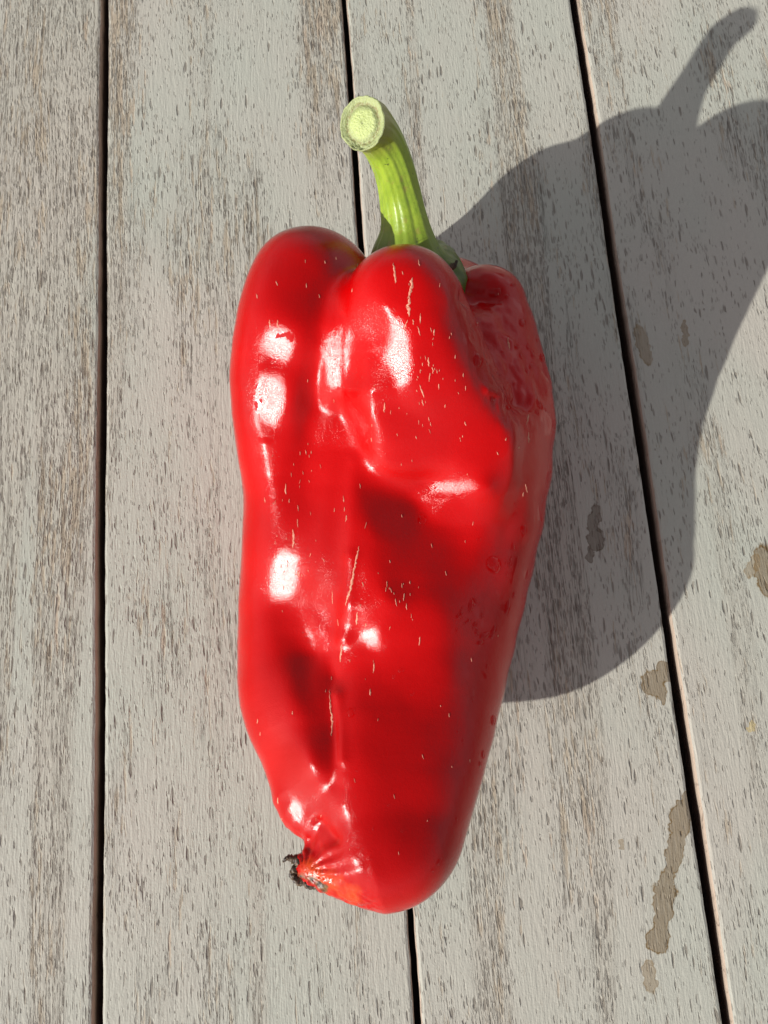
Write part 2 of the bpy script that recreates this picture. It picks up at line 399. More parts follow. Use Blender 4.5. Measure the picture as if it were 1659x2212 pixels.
# facets of the skin. The slopes the real fruit has at a few places (sloped so the sun glints, turned from the
# sun in the dents, towards it on the swellings) are set here and the skin between them is bent as little as possible.
SV = np.array([-math.cos(SUN_AZ) * math.cos(SUN_EL), -math.sin(SUN_AZ) * math.cos(SUN_EL), math.sin(SUN_EL)])
GLINT = [(603, 738, 26, 32, 0, 1), (590, 860, 26, 44, 0, 1), (730, 770, 18, 66, 0, 2.5),  (862, 765, 16, 66, -.05, 1),
         (978, 1048, 60, 7, .05, 5), (610, 1240, 22, 44, .1, 1), (800, 1378, 14, 16, .4, 1.2), (638, 1752, 14, 22, -.3, 1)]
SHADE = [(845, 1115, 50, 46, .0, 2.2), (880, 1180, 90, 70, .22, .6), (858, 1272, 30, 24, .08, 1.2), (672, 1470, 40, 60, .0, 1.2), (688, 1590, 24, 62, .02, 1.2), (700, 1120, 20, 220, .50, .3),
         (840, 1620, 66, 42, .28, .5), (870, 1710, 70, 50, .36, .3), (900, 960, 80, 50, .66, .5), (1040, 950, 60, 70, .66, .4), (1010, 1100, 60, 22, .62, .5), (900, 1350, 50, 55, .64, .4),
         (765, 1180, 14, 180, .64, .4), (560, 1420, 26, 100, .78, .3), (650, 590, 60, 40, .58, .3), (870, 620, 40, 40, .62, .4), (1090, 1010, 26, 60, .50, .3), (760, 1600, 22, 100, .66, .3), (920, 1480, 50, 60, .50, .3),
         (640, 1080, 45, 60, .58, .4), (800, 760, 10, 70, .66, .5), (850, 900, 50, 18, .68, .5), (690, 1360, 20, 60, .40, .4), (800, 1290, 26, 30, .62, .4), (925, 800, 22, 70, .62, .4)]
GS = 6; gx0, gy0, gw, gh = 480, 470, 124, 256
def gsplat(vals, m):
    x_, y_ = (PX[m, 0] - gx0) / GS, (PX[m, 1] - gy0) / GS; i_, j_ = np.floor(x_).astype(int), np.floor(y_).astype(int)
    o_ = [np.zeros(gw * gh) for _ in range(len(vals) + 1)]; fx, fy = x_ - i_, y_ - j_
    for a_ in (0, 1):
        for c_ in (0, 1):
            w_ = (fx if a_ else 1 - fx) * (fy if c_ else 1 - fy); k_ = np.clip(j_ + c_, 0, gh - 1) * gw + np.clip(i_ + a_, 0, gw - 1)
            o_[-1] += np.bincount(k_, w_, gw * gh)
            for n_ in range(len(vals)): o_[n_] += np.bincount(k_, w_ * vals[n_][m], gw * gh)
    return [q_.reshape(gh, gw) for q_ in o_]
# depth along the lens axis
Cc = (V - np.array([0, 0, H])); Cc = Cc[:, 0:1] * XA + Cc[:, 1:2] * YA + Cc[:, 2:3] * ZA; LD = np.log(Cc[:, 2])
Nc = N[:, 0:1] * XA + N[:, 1:2] * YA + N[:, 2:3] * ZA
front = ((N * camv).sum(1) > .12)
near = np.full((gh, gw), 9.0)
gi_ = np.clip(((PX[:, 1] - gy0) / GS).round().astype(int), 0, gh - 1), np.clip(((PX[:, 0] - gx0) / GS).round().astype(int), 0, gw - 1)
np.minimum.at(near, gi_, LD)
for _ in range(1):
    for sh in ((0, 1), (0, -1), (1, 0), (-1, 0)): near = np.minimum(near, np.roll(near, sh, (0, 1)) + .012)
front &= LD < near[gi_] + .02
r0, r1, r2, r3, cnt = gsplat([LD, Nc[:, 0], Nc[:, 1], Nc[:, 2]], front)
msk = cnt > .35
cn_ = np.maximum(cnt, 1e-9); L0 = r0 / cn_; NG = np.stack([r1, r2, r3], -1) / cn_[..., None]; NG /= np.linalg.norm(NG, axis=-1)[..., None] + 1e-9
er = msk.copy()
for _ in range(4): er[1:-1, 1:-1] = er[1:-1, 1:-1] & er[2:, 1:-1] & er[:-2, 1:-1] & er[1:-1, 2:] & er[1:-1, :-2]; er[0] = er[-1] = False; er[:, 0] = er[:, -1] = False
# depth jumps between lobes stay where they are
jump = np.zeros_like(msk); jump[:, 1:] |= np.abs(np.diff(L0, axis=1)) > .03; jump[1:] |= np.abs(np.diff(L0, axis=0)) > .03
er &= ~jump
gy_, gx_ = np.mgrid[0:gh, 0:gw]; gX = gx0 + gx_ * GS; gY = gy0 + gy_ * GS
RG = np.stack([(gX - CX) / F, (gY - CY) / F, np.ones_like(gX, float)], -1)
Sc = SV[0] * XA + SV[1] * YA + SV[2] * ZA
Vc = -RG / np.linalg.norm(RG, axis=-1)[..., None]; Hc = Sc + Vc; Hc /= np.linalg.norm(Hc, axis=-1)[..., None]
TX = np.zeros((gh, gw)); TY = np.zeros((gh, gw)); TW = np.zeros((gh, gw))
def want(nv, wt):
    global TX, TY, TW
    nr_ = (nv * RG).sum(-1); nr_ = np.where(np.abs(nr_) < .15, -.15, nr_)
    TX += wt * (-(nv[..., 0] / F) / nr_ * GS); TY += wt * (-(nv[..., 1] / F) / nr_ * GS); TW += wt
def ell(x_, y_, w_, h_, tw):
    dx, dy = gX - x_, gY - y_; u_, v_ = dx * math.cos(tw) + dy * math.sin(tw), -dx * math.sin(tw) + dy * math.cos(tw)
    return np.exp(-(np.hypot(u_ / w_, v_ / h_)) ** 4)
for x_, y_, w_, h_, tw, k_ in GLINT: want(Hc, 2.0 * k_ * ell(x_, y_, w_, h_, tw))
GL = sum(ell(x_, y_, w_ * 1.5 + 5, h_ * 1.25 + 5, tw) for x_, y_, w_, h_, tw, k_ in GLINT)
for x_, y_, w_, h_, c_, k_ in SHADE:
    cs = (NG @ Sc); perp = NG - cs[..., None] * Sc; perp /= np.linalg.norm(perp, axis=-1)[..., None] + 1e-9
    want(c_ * Sc + math.sqrt(1 - c_ * c_) * perp, .8 * k_ * ell(x_, y_, w_, h_, 0))
TW *= er; TX = np.where(TW > 1e-4, TX, 0) * er; TY = TY * er
g0x = np.zeros_like(L0); g0y = np.zeros_like(L0); g0x[:, :-1] = np.diff(L0, axis=1); g0y[:-1] = np.diff(L0, axis=0)
def smooth_(A_):
    B_ = A_.copy(); B_[1:-1, 1:-1] = (A_[1:-1, 1:-1] * 4 + A_[2:, 1:-1] + A_[:-2, 1:-1] + A_[1:-1, 2:] + A_[1:-1, :-2]) / 8; return B_
for _ in range(2): g0x, g0y = smooth_(g0x), smooth_(g0y)
PIN = np.where(er, 2e-5, 50.0); MU = .8
def lap(u):
    o_ = -4 * u; o_[1:] += u[:-1]; o_[:-1] += u[1:]; o_[:, 1:] += u[:, :-1]; o_[:, :-1] += u[:, 1:]; return o_
def Aop(u):
    ux = np.zeros_like(u); uy = np.zeros_like(u); ux[:, :-1] = np.diff(u, axis=1); uy[:-1] = np.diff(u, axis=0)
    ux *= TW; uy *= TW; o_ = -ux - uy; o_[:, 1:] += ux[:, :-1]; o_[1:] += uy[:-1]
    return o_ + MU * lap(lap(u)) + PIN * u
TW += .05 * er; TX += .05 * er * g0x; TY += .05 * er * g0y
u = np.zeros_like(L0)
def solve(u, iters):
    bx, by = TX - TW * g0x, TY - TW * g0y
    rhs = -bx - by; rhs[:, 1:] += bx[:, :-1]; rhs[1:] += by[:-1]
    Mi = 1 / (20 * MU + PIN + 4 * TW); r_ = rhs - Aop(u); z_ = Mi * r_; p_ = z_.copy(); rz_ = (r_ * z_).sum()
    for it in range(iters):
        Ap = Aop(p_); al = rz_ / (p_ * Ap).sum(); u = u + al * p_; r_ = r_ - al * Ap; z_ = Mi * r_; rn = (r_ * z_).sum()
        if rn < 1e-16: break
        p_ = z_ + rn / rz_ * p_; rz_ = rn
    return u
RX = np.array([1 / F, 0, 0]) * GS; RY = np.array([0, 1 / F, 0]) * GS
u = solve(u, 900)
for rnd in range(4):
    ax_ = g0x.copy(); ay_ = g0y.copy(); ax_[:, :-1] += np.diff(u, axis=1); ay_[:-1] += np.diff(u, axis=0)
    tx = ax_[..., None] * RG + RX; ty = ay_[..., None] * RG + RY; nn = np.cross(tx, ty); nn /= np.linalg.norm(nn, axis=-1)[..., None] + 1e-12
    nn *= -np.sign((nn * RG).sum(-1))[..., None]
    dt = (nn * Hc).sum(-1); stray = er & (dt > math.cos(math.radians(12))) & (GL < .35)
    print('stray glint cells', stray.sum())
    perp = nn - dt[..., None] * Hc; perp /= np.linalg.norm(perp, axis=-1)[..., None] + 1e-9
    a_ = math.radians(15); want(math.cos(a_) * Hc + math.sin(a_) * perp, .5 * stray)
    u = solve(u, 500)
it = 0
x_, y_ = np.clip((PX[:, 0] - gx0) / GS, 0, gw - 1.001), np.clip((PX[:, 1] - gy0) / GS, 0, gh - 1.001)
i_, j_ = x_.astype(int), y_.astype(int); fx, fy = x_ - i_, y_ - j_
uv_ = u[j_, i_] * (1 - fx) * (1 - fy) + u[j_, i_ + 1] * fx * (1 - fy) + u[j_ + 1, i_] * (1 - fx) * fy + u[j_ + 1, i_ + 1] * fx * fy
k_ = np.clip(((N * camv).sum(1) - .0) / .12, 0, 1) * (LD < near[gi_] + .03)
print('bend', it, 'range mm', u.min() * 200, u.max() * 200)
CP = np.array([0, 0, H]); V = CP + (V - CP) * np.exp(uv_ * k_)[:, None]
N = vnormals(V); PX = to_px(V)
# attributes
wn = fbm(V, 190, 41, 4); wn2 = fbm(V, 420, 47, 3)
def blob(x0, y0, x1, y1, wd, amp=26):
    d, _ = segd(PX, x0, y0, x1, y1); return np.clip((wd - d + (wn2 - .5) * amp * 2) / 3 + .5, 0, 1)
wet = np.zeros(len(V))
for a in [(560, 795, 585, 785, 3), (585, 783, 612, 765, 3), (552, 835, 556, 880, 5), (600, 722, 630, 724, 3), (735, 848, 850, 850, 3), (560, 950, 640, 952, 3)]:
    wet = np.maximum(wet, blob(*a))
shade = np.clip((PX[:, 0] - (960 + (PX[:, 1] - 600) * .0)) / 60, 0, 1)
wet = np.maximum(wet, np.clip((wn - .60) * 14, 0, 1) * (.25 + .75 * shade))
dn, _ = segd(PX, 650, 1893, 700, 1920)
brown = np.clip((9 + (wn2 - .5) * 26 - dn) / 6, 0, 1)
do, _ = segd(PX, 665, 1880, 760, 1935)
orange = np.clip((26 + (wn2 - .5) * 50 - do) / 26, 0, 1)

UNDER = np.zeros(len(V))
T = NT('red_pepper_skin')
co = T.n('ShaderNodeTexCoord').outputs['Object']
cn = T.noise(co, 30, 3); col = T.mix(T.ramp(cn, .35, .7), (.43, .0004, .0007), (.36, .0003, .0007))
fl = T.noise(T.vmul(co, (2200, 500, 2200)), 1, 2); col = T.mix(T.ramp(fl, .66, .8, 0, .18), col, (.60, .02, .012))
col = T.mix(T.math('MULTIPLY', T.attr('orange'), .42), col, (.62, .10, .015))
col = T.mix(T.attr('brown'), col, T.mix(T.ramp(T.noise(co, 900, 3), .4, .6), (.030, .016, .010), (.15, .085, .035)))
wet_a = T.math('ADD', T.attr('wet'), T.math('MULTIPLY', T.math('SUBTRACT', T.noise(co, 1300, 3, .6), .5), T.math('MULTIPLY', T.ramp(T.attr('wet'), .02, .2), .9)))
grain = T.noise(co, 3600, 2, .7); grain2 = T.noise(co, 900, 3, .6)
bh = T.math('ADD', T.math('MULTIPLY', grain, .5), T.math('MULTIPLY', grain2, .5))
nrm = T.bump(bh, .00012, T.ramp(wet_a, .3, .6, .75, .05))
rgh = T.ramp(T.noise(co, 160, 3, .6), .3, .7, .15, .27)
rgh = T.math('MULTIPLY', rgh, T.ramp(wet_a, .42, .52, 1, .22))
rgh = T.math('ADD', rgh, T.math('MULTIPLY', T.attr('brown'), .2), clamp=True)
dif = T.n('ShaderNodeBsdfPrincipled', {'Base Color': col, 'Roughness': 1.0, 'Normal': nrm, 'Specular IOR Level': 0.0,
          'Subsurface Weight': .15, 'Subsurface Radius': (1, .06, .04), 'Subsurface Scale': .006})
gls = T.n('ShaderNodeBsdfGlossy', {'Color': (1, 1, 1, 1), 'Roughness': rgh, 'Normal': nrm}, distribution='BECKMANN')
fr = T.n('ShaderNodeFresnel', {'IOR': 1.36, 'Normal': nrm}).outputs[0]
fr = T.math('MULTIPLY', fr, T.ramp(T.attr('under'), .3, .7, 1, .25))
mx = T.n('ShaderNodeMixShader', {0: fr, 1: dif.outputs[0], 2: gls.outputs[0]})
SKIN = T.fin(mx.outputs[0])

base = at(842, 1330, .155); pep = empty('red_pepper', (base[0], base[1], 0))
tag(pep, 'glossy long red pepper with a curved green stem lying on the grey planks', 'pepper')
V[:, 2] = np.maximum(V[:, 2], .00005)      # the belly rests flat on the boards
body = mesh_obj('skin', V, Fc, SKIN, pep, attrs={'wet': wet, 'brown': brown, 'orange': orange, 'under': UNDER})
BV = BVHTree.FromPolygons([tuple(v) for v in V], Fc)
CAMP = Vector((0, 0, H))
def hit(px, py):
    p = Vector(at(px, py, 0)); d = (p - CAMP).normalized()
    loc, nn_, i_, ds = BV.ray_cast(CAMP, d); 
    return (np.array(loc), np.array(nn_ if nn_.dot(d) < 0 else -nn_)) if loc else None

# ------------------------------------------------------------------ tubes for stem, calyx
def catmull(P, n):
    P = np.array(P, float); P = np.vstack([2 * P[0] - P[1], P, 2 * P[-1] - P[-2]]); out = []
    for i in range(1, len(P) - 2):
        for k in range(n):
            t = k / n; out.append(.5 * ((2 * P[i]) + (-P[i-1] + P[i+1]) * t + (2*P[i-1] - 5*P[i] + 4*P[i+1] - P[i+2]) * t*t + (-P[i-1] + 3*P[i] - 3*P[i+1] + P[i+2]) * t**3))
    out.append(P[-2]); return np.array(out)
def tube(pts, nseg, nr_, mod=None, n=12):
    """pts: rows (x,y,z,r) in metres"""
    C = catmull(pts, n); V_ = []; x = None
    for i, c in enumerate(C):
        a = C[max(i - 1, 0)]; b_ = C[min(i + 1, len(C) - 1)]; d = (b_ - a)[:3]; d /= np.linalg.norm(d)
        if x is None: x = np.cross(d, [0, 0, 1.] if abs(d[2]) < .9 else [1., 0, 0])
        x = x - d * (x @ d); x /= np.linalg.norm(x); y = np.cross(d, x)
        for j in range(nr_):
            th_ = 2 * math.pi * j / nr_; r_ = c[3] * (1 + (mod(i / (len(C) - 1), th_) if mod else 0))
            V_.append(c[:3] + r_ * (math.cos(th_) * x + math.sin(th_) * y))
    m = len(C)
    F_ = [(i * nr_ + j, i * nr_ + (j + 1) % nr_, (i + 1) * nr_ + (j + 1) % nr_, (i + 1) * nr_ + j) for i in range(m - 1) for j in range(nr_)]
    return np.array(V_), F_, C, x, y, d
def P4(px, py, t, rp): return (*at(px, py, t), rad(rp, px, py, t))
STEM = [P4(905, 640, .216, 118), P4(888, 586, .240, 106), P4(880, 546, .258, 78), P4(877, 491, .275, 53), P4(866, 425, .295, 45), P4(850, 362, .321, 43), P4(828, 310, .344, 45), P4(803, 277, .365, 50), P4(783, 267, .382, 54)]
rs2 = np.random.default_rng(4); ph = rs2.random(6) * 6
def smod(s, a):
    return (1 if s < .9 else 1 - 6 * (s - .9)) * (.055 * math.sin(5 * a + ph[0] + 2 * s) * (1 - .75 * s) + .02 * math.sin(11 * a + ph[1]) + .012 * math.sin(23 * a + 9 * s) + .02 * math.sin(3 * a + 14 * s)) + (.02 * math.sin(2 * a + 1) + .012 * math.sin(7 * a + 2) + .008 * math.sin(17 * a)) * max(0, s - .85) * 6
sv, sf, SC, ex, ey, ed = tube(STEM, 0, 96, smod, 16)
T = NT('green_stem_skin'); co = T.n('ShaderNodeTexCoord').outputs['Object']
low = T.attr('low'); n1 = T.noise(T.vmul(co, (500, 500, 200)), 1, 4, .6)
col = T.mix(T.ramp(n1, .35, .7), (.26, .37, .034), (.19, .295, .026))
col = T.mix(low, col, T.mix(T.ramp(n1, .4, .65), (.060, .105, .012), (.115, .16, .016)))
col = T.mix(T.ramp(T.noise(co, 320, 3), .62, .72, 0, .55), col, (.24, .20, .05))
col = T.mix(T.math('MULTIPLY', T.ramp(T.noise(co, 700, 2), .70, .74), .8), col, (.05, .06, .015))
col = T.mix(T.attr('old'), col, (.24, .235, .055))
nrm = T.bump(T.math('ADD', n1, T.noise(co, 1500, 2)), .00012, .6)
GREEN = T.fin(T.n('ShaderNodeBsdfPrincipled', {'Base Color': col, 'Roughness': .36, 'Normal': nrm, 'Subsurface Weight': .15, 'Subsurface Radius': (.6, 1, .1), 'Subsurface Scale': .002}).outputs[0])
m = len(SC); si = np.repeat(np.arange(m) / (m - 1), 96)
low = np.clip((.42 - si) / .22, 0, 1); old = np.clip((si - .72) / .2, 0, 1) * .75
# rim lip of the cut
stem = mesh_obj('stem', sv, sf, GREEN, pep, attrs={'low': low, 'old': old})
# the cut face: rings with a pith, fibre ring and torn edge
cc = SC[-1]; c0 = cc[:3]; R0 = cc[3]; vv = []; ff = []; ringr = np.linspace(0, 1, 26); rg = np.random.default_rng(9)
ringa, torn = [], []
for k, rr in enumerate(ringr):
    for j in range(96):
        a = 2 * math.pi * j / 96; R = R0 * (1 + smod(1, a)) * rr
        h = -.0007 * math.exp(-((rr - .70) / .10) ** 2) + .0004 * math.exp(-(rr / .5) ** 2) + .0005 * math.exp(-((rr - .97) / .06) ** 2)
        tear = math.exp(-((((a - 3.5 + math.pi) % (2 * math.pi)) - math.pi) / .55) ** 2) * max(0, rr - .55) * 2
        h += tear * (.0022 * rg.random() - .0016) + (rg.random() - .5) * .00022
        if k == len(ringr) - 1: h = 0
        vv.append(c0 + R * (math.cos(a) * ex + math.sin(a) * ey) + ed * h); ringa.append(rr); torn.append(tear)
ff = [(k * 96 + j, (k + 1) * 96 + j, (k + 1) * 96 + (j + 1) % 96, k * 96 + (j + 1) % 96) for k in range(25) for j in range(96)]
T = NT('cut_stem_flesh'); co = T.n('ShaderNodeTexCoord').outputs['Object']; rr = T.attr('ring')
rr2 = T.math('ADD', rr, T.math('MULTIPLY', T.math('SUBTRACT', T.noise(co, 500, 3), .5), .22))
n2 = T.noise(co, 1800, 3, .6)
col = T.mix(T.ramp(rr2, .45, .62), (.37, .44, .17), (.30, .35, .16))
col = T.mix(T.math('MULTIPLY', T.ramp(T.math('ABSOLUTE', T.math('SUBTRACT', rr2, .72)), .10, .02), T.ramp(n2, .35, .6)), col, (.20, .18, .075))
col = T.mix(T.math('MULTIPLY', T.attr('torn'), T.ramp(n2, .4, .62)), col, (.12, .13, .04))
CUT = T.fin(T.n('ShaderNodeBsdfPrincipled', {'Base Color': col, 'Roughness': .55, 'Normal': T.bump(n2, .0004, .8), 'Subsurface Weight': .2, 'Subsurface Radius': (1, 1, .3), 'Subsurface Scale': .001}).outputs[0])
mesh_obj('cut_face', vv, ff, CUT, stem, attrs={'ring': ringa, 'torn': torn})

# dried bits
DRY = NT('dried_brown_tissue'); co = DRY.n('ShaderNodeTexCoord').outputs['Object']; n_ = DRY.noise(co, 800, 3)
DRYM = DRY.fin(DRY.n('ShaderNodeBsdfPrincipled', {'Base Color': DRY.mix(DRY.ramp(n_, .35, .65), (.018, .012, .008), (.10, .06, .03)), 'Roughness': .5, 'Normal': DRY.bump(n_, .0006, .8)}).outputs[0])
def strand(name, pts, mat, parent, jag=.25, seed=1, nr_=10):
    g = np.random.default_rng(seed); tab = g.random((64, 12))
    v_, f_, *_ = tube([P4(*p) for p in pts], 0, nr_, lambda s, a: jag * (tab[int(s * 63), int(a / 6.29 * 11)] - .5) * 2, 8)
    e0 = len(v_) - nr_; f_ = f_ + [tuple(range(e0, e0 + nr_)), tuple(range(nr_))[::-1]]
    return mesh_obj(name, v_, f_, mat, parent)
strand('calyx_point', [(944, 596, .285, 8), (962, 582, .29, 7), (980, 574, .292, 6), (988, 562, .295, 2)], DRYM, pep, .35, 3)
strand('calyx_point', [(952, 600, .28, 9), (960, 588, .285, 9), (962, 572, .288, 4)], DRYM, pep, .4, 5)
strand('blossom_scar', [(655, 1862, .205, 15), (638, 1857, .206, 10), (624, 1853, .207, 6), (617, 1856, .208, 4), (611, 1862, .208, 2)], DRYM, pep, .35, 7, 14)
strand('blossom_scar', [(648, 1868, .206, 8), (633, 1884, .206, 9), (640, 1900, .205, 8), (665, 1908, .204, 9), (690, 1915, .203, 8), (705, 1925, .202, 4)], DRYM, pep, .45, 9, 14)

# ------------------------------------------------------------------ corky scars on the skin
T = NT('corky_scar'); co = T.n('ShaderNodeTexCoord').outputs['Object']; n_ = T.noise(co, 2500, 3, .6)
CORK = T.fin(T.n('ShaderNodeBsdfPrincipled', {'Base Color': T.mix(T.ramp(n_, .3, .65), (.42, .11, .06), (.64, .30, .20)), 'Roughness': .7, 'Normal': T.bump(n_, .0002, .8)}).outputs[0])
def streak_mesh(pts, wpx, seed):
    """ragged ribbon with a raised middle, laid on the skin"""
    g = np.random.default_rng(seed); pts = np.array(pts, float)
    L = np.r_[0, np.cumsum(np.hypot(*np.diff(pts, axis=0).T))]; n = max(5, int(L[-1] / 4)); V_, F_ = [], []
    for i in range(n + 1):
        s = i / n; x = np.interp(s * L[-1], L, pts[:, 0]); y = np.interp(s * L[-1], L, pts[:, 1])
        x2 = np.interp(min(s + .05, 1) * L[-1], L, pts[:, 0]); y2 = np.interp(min(s + .05, 1) * L[-1], L, pts[:, 1])
        x1 = np.interp(max(s - .05, 0) * L[-1], L, pts[:, 0]); y1 = np.interp(max(s - .05, 0) * L[-1], L, pts[:, 1])
        dx, dy = x2 - x1, y2 - y1; l = math.hypot(dx, dy) + 1e-6; nx, ny = -dy / l, dx / l
        x += (g.random() - .5) * wpx * .5
        wd = wpx * .5 * (math.sin(math.pi * min(max(s, .02), .98)) ** .5) * g.uniform(.55, 1.25)
        for k, lift in ((-1, -.00005), (-.4, .00010), (.4, .00010), (1, -.00005)):
            h_ = hit(x + nx * wd * k, y + ny * wd * k)
            if h_ is None: return None
            V_.append(h_[0] + h_[1] * lift)
    F_ = [(i * 4 + j, i * 4 + j + 1, i * 4 + 5 + j, i * 4 + 4 + j) for i in range(n) for j in range(3)]
    return V_, F_
BIG = [([(849, 568), (852, 590), (854, 612)], 6), ([(889, 600), (888, 620), (882, 645)], 9), ([(884, 640), (881, 665), (883, 684)], 9),
       ([(776, 1180), (768, 1215), (763, 1245), (757, 1275), (746, 1308)], 6), ([(772, 1322), (770, 1350)], 5), ([(738, 1392), (735, 1430)], 5),
       ([(712, 1490), (713, 1520), (717, 1550), (716, 1590)], 5), ([(632, 1143), (635, 1160), (633, 1184)], 5), ([(1097, 729), (1101, 755)], 5), ([(617, 1045), (617, 1068)], 4)]
for i, (p, wd) in enumerate(BIG):
    sm = streak_mesh(p, wd, 100 + i)
    if sm: mesh_obj('skin_scar', *sm, CORK, pep)
SM = [(908, 688, 22, 3), (893, 696, 12, 3), (877, 700, 18, 3), (905, 715, 20, 3), (938, 718, 14, 4), (926, 782, 20, 4), (935, 800, 14, 3), (928, 815, 18, 3), (911, 845, 28, 4), (913, 870, 14, 3), (948, 835, 12, 3),
      (1140, 906, 22, 4), (1142, 945, 24, 4), (1093, 949, 6, 3), (1005, 915, 9, 3), (1137, 1055, 18, 3), (1130, 1068, 10, 2), (600, 700, 18, 4), (582, 698, 14, 4), (662, 617, 10, 3), (598, 612, 10, 3), (702, 566, 6, 3), (726, 558, 6, 3),
      (870, 590, 8, 2), (905, 568, 14, 3), (643, 1130, 18, 3), (644, 1098, 14, 2), (742, 1078, 14, 3), (744, 1100, 10, 2), (748, 1120, 14, 3), (790, 1135, 14, 2), (778, 1050, 10, 2), (784, 1262, 10, 3), (807, 1443, 22, 4), (800, 1495, 14, 4), (718, 1290, 28, 2), (730, 1345, 14, 2),
      (790, 1350, 8, 3), (906, 1385, 18, 4), (645, 1240, 14, 3), (872, 1290, 16, 3), (836, 1262, 14, 2), (855, 1300, 14, 2), (845, 1275, 10, 2), (868, 1265, 10, 2), (878, 1310, 14, 2), (572, 1080, 12, 2), (555, 640, 10, 3), (690, 640, 8, 2), (830, 880, 22, 4),
      (716, 1465, 8, 2), (632, 1540, 8, 3), (556, 1558, 10, 2), (582, 1720, 10, 4), (578, 1680, 12, 3), (970, 1545, 8, 2), (1018, 1425, 8, 2), (626, 1750, 14, 3), (600, 1730, 14, 3)]
Vs, Fs = [], []; g = np.random.default_rng(77)
def add_small(x, y, L, wd, sd, tilt=None):
    a = g.normal(-.05, .16) if tilt is None else tilt
    sm = streak_mesh([(x + a * L / 2, y - L / 2), (x, y), (x - a * L / 2, y + L / 2)], wd, sd)
    if sm:
        o_ = len(Vs); Vs.extend(sm[0]); Fs.extend([tuple(k + o_ for k in f) for f in sm[1]])
for i, (x, y, L, wd) in enumerate(SM): add_small(x, y, L, wd, 300 + i)
for i in range(150):
    if i < 35: x, y = g.normal(925, 40), g.normal(800, 90)
    elif i < 46: x, y = g.normal(860, 22), g.normal(1290, 40)
    elif i < 80: x, y = g.normal(640, 35), g.uniform(950, 1250)
    else: x, y = g.uniform(530, 1130), g.uniform(560, 1900)
    add_small(x, y, g.uniform(3, 10), g.uniform(1.0, 2.2), 900 + i)
tag(mesh_obj('skin_flecks', Vs, Fs, CORK, pep), kind='stuff')

# ------------------------------------------------------------------ water droplets
T = NT('water')
wf = T.math('MULTIPLY', T.n('ShaderNodeFresnel', {'IOR': 1.333}).outputs[0], T.math('SUBTRACT', 1.0, T.n('ShaderNodeNewGeometry').outputs['Backfacing']))
WATER = T.fin(T.n('ShaderNodeMixShader', {0: wf, 1: T.n('ShaderNodeBsdfTransparent', {'Color': (.97, .97, .97, 1)}).outputs[0], 2: T.n('ShaderNodeBsdfGlossy', {'Roughness': .03}).outputs[0]}).outputs[0])
def under(px, py, rx, ry, tw):
    dx, dy = PX[:, 0] - px, py - PX[:, 1]
    u_, v_ = dx * math.cos(tw) + dy * math.sin(tw), -dx * math.sin(tw) + dy * math.cos(tw)
    e_ = np.hypot(u_ / rx, v_ / ry); np.maximum(UNDER, np.clip((1.25 - e_) * 2, 0, 1) * (face > .3), out=UNDER)
def droplet(px, py, rx, ry, tw, seed, label, group=None):
    h_ = hit(px, py)
    if h_ is None: return
    under(px, py, rx, ry, tw); g = np.random.default_rng(seed); p, n = h_; ph_ = g.random(3) * 6
    up = np.array([0, 1., 0]); y = up - n * (up @ n); y /= np.linalg.norm(y); x = np.cross(y, n)
    sc_ = rad(1, px, py, p[2] / H); V_, F_ = [], []; K, R = 7, 20
    rings = [(0, 1)] + [(math.sin(k / K * math.pi / 2), math.cos(k / K * math.pi / 2)) for k in range(1, K + 1)]
    hh = .55 * min(rx, ry) * sc_
    ca, sa_ = math.cos(tw), math.sin(tw)
    for k, (rr_, hz) in enumerate(rings):
        for j in range(R if k else 1):
            a = 2 * math.pi * j / R; wob = 1 + .16 * math.sin(2 * a + ph_[0]) + .10 * math.sin(3 * a + ph_[1]) + .05 * math.sin(5 * a + ph_[2])
            u_, v_ = rx * rr_ * math.cos(a) * wob, ry * rr_ * math.sin(a) * wob
            q_ = p + ((u_ * ca - v_ * sa_) * x + (u_ * sa_ + v_ * ca) * y) * sc_
            # follow the curve of the skin
            lc, ln, _, _ = BV.find_nearest(Vector(q_)); V_.append(np.array(lc) + n * (hh * hz - .00004 * (k == K)))
    base_i = len(V_)
    for j in range(R): F_.append((0, 1 + j, 1 + (j + 1) % R))
    for k in range(1, K):
        for j in range(R):
            a = 1 + (k - 1) * R + j; b_ = 1 + (k - 1) * R + (j + 1) % R; F_.append((a, a + R, b_ + R, b_))
    last = 1 + (K - 1) * R; cen = V_[0] - n * (hh + .00008); V_.append(cen)
    for j in range(R): F_.append((base_i, last + (j + 1) % R, last + j))
    V_ = np.array(V_) - p
    o = mesh_obj('water_droplet', V_, F_, WATER); o.location = p
    tag(o, label, 'droplet', group)
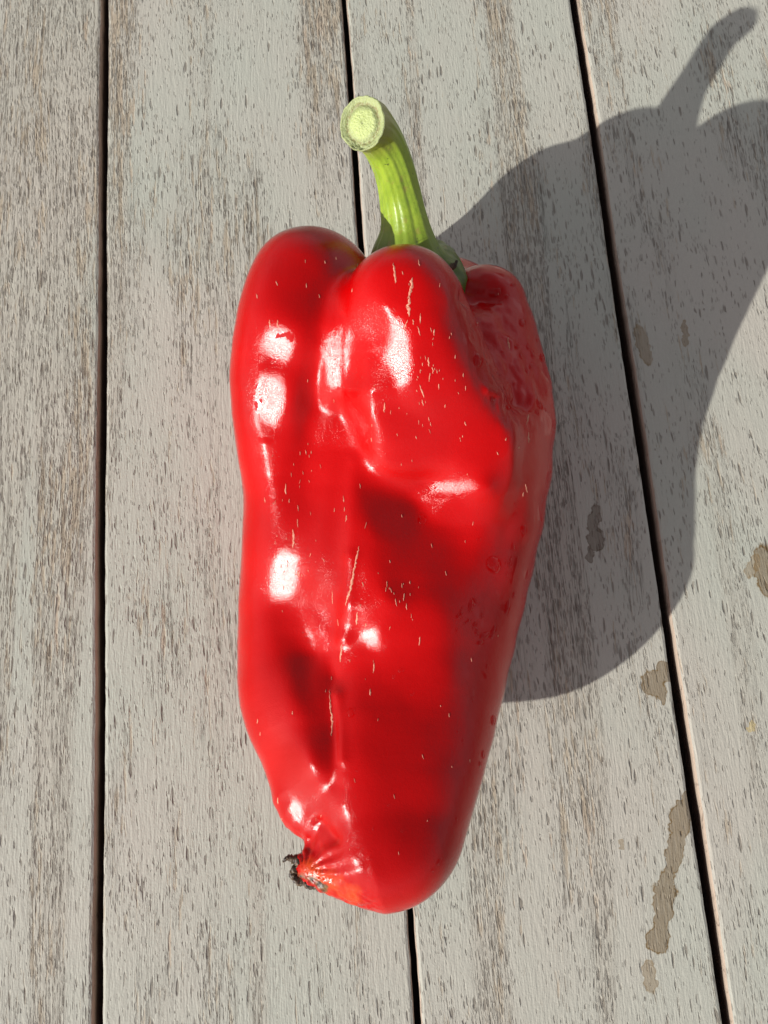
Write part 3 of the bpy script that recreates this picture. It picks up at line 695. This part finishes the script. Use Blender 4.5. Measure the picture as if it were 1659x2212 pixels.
BIGD = [(1066, 1219, 17, 19, .3, 'largest water droplet, on the right side of the pepper where lit skin turns to shade'),
        (1032, 779, 11, 13, .5, 'round water droplet alone in the shaded hollow below the right shoulder'),
        (1171, 772, 6, 9, .1, 'water droplet bulging from the right edge of the pepper below the shoulder'),
        (1063, 862, 6, 6, 0, 'small round droplet on the shaded side above the crease'),
        (1165, 874, 6, 13, .5, 'long droplet lying in the crease near the right edge'),
        (1131, 1144, 8, 9, .2, 'dark rimmed droplet highest in the lower shaded strip'),
        (1108, 1181, 5, 9, 0, 'narrow droplet just up and right of the largest droplet'),
        (1018, 1308, 7, 17, -.2, 'teardrop droplet at the top of the droplet cluster'),
        (1096, 1312, 6, 17, -.15, 'long thin droplet near the right edge, right of the droplet cluster'),
        (1048, 1372, 14, 7, .4, 'bent wide droplet at the bottom of the droplet cluster'),
        (1065, 1365, 6, 15, -.4, 'upright droplet joined to the bent wide droplet'),
        (1038, 1388, 9, 6, .2, 'small droplet under the bent wide droplet'),
        (1065, 1556, 6, 12, 0, 'clear droplet hanging at the right edge just below the end of the shadow'),
        (1043, 1630, 4, 10, 0, 'lower of the two droplets hanging at the right edge beside the lit plank'),
        (949, 1861, 5, 8, -.5, 'droplet at the lower right edge of the pepper, near its end'),
        (1070, 632, 16, 10, .4, 'broad droplet on top of the crumpled right shoulder'),
        (1128, 697, 8, 9, 0, 'shiny droplet on the outer side of the right shoulder'),
        (912, 1122, 10, 11, 0, 'sunlit droplet in the dark dent at the middle of the pepper'),
        (1098, 880, 6, 6, 0, 'small round droplet at the left end of the crease'),
        (758, 1540, 9, 11, 0, 'sunlit droplet beside the lowest long pale scar')]
for i, (x, y, rx, ry, tw, lb) in enumerate(BIGD): droplet(x, y, rx, ry, tw, 500 + i, lb)
g = np.random.default_rng(12)
SMD = [(1112, 1089, 3, 3), (1111, 1112, 5, 4), (1103, 1208, 3, 6), (1101, 1221, 5, 6), (1093, 1217, 3, 3), (991, 1332, 8, 5), (1012, 1342, 5, 5), (1025, 1350, 5, 9), (1040, 1332, 5, 6), (1003, 1346, 3, 3), (985, 1360, 3, 4),
       (1030, 1366, 5, 9), (980, 1390, 3, 4), (1110, 1285, 4, 8), (1027, 1301, 3, 8), (996, 1320, 4, 9), (1052, 1440, 3, 7), (1020, 1510, 4, 4), (1000, 1600, 4, 6), (990, 1580, 3, 5), (1150, 765, 4, 10), (1140, 750, 4, 8), (1117, 750, 5, 6), (1125, 768, 4, 8),
       (1147, 790, 4, 9), (1137, 800, 3, 7), (1095, 640, 7, 5), (1080, 655, 6, 5), (1108, 615, 6, 4), (1085, 760, 4, 4), (1160, 735, 3, 4), (1035, 1165, 5, 5), (1095, 1240, 3, 3), (955, 1105, 3, 3), (868, 1795, 4, 4), (800, 1855, 4, 4), (806, 1790, 3, 3), (838, 1740, 3, 3),
       (1036, 1650, 3, 6), (935, 1880, 4, 5), (986, 1770, 3, 5), (866, 1448, 6, 6), (850, 1462, 4, 4), (890, 1500, 4, 4), (770, 1665, 3, 3), (727, 1660, 3, 3), (1110, 830, 4, 4), (1030, 700, 4, 4), (1150, 660, 4, 5)]
for i, (x, y, rx, ry) in enumerate(SMD):
    low_ = y > 1000
    droplet(x, y, rx, ry, g.uniform(-.4, .4), 700 + i, 'tiny water droplet on the lower half of the pepper' if low_ else 'tiny water droplet on the right shoulder of the pepper',
            'tiny water droplets on the lower half of the pepper' if low_ else 'tiny water droplets on the right shoulder')
body.data.attributes['under'].data.foreach_set('value', UNDER.astype(np.float32))
print('triangles', sum(len(p.vertices) - 2 for o in S.objects if o.type == 'MESH' for p in o.data.polygons))
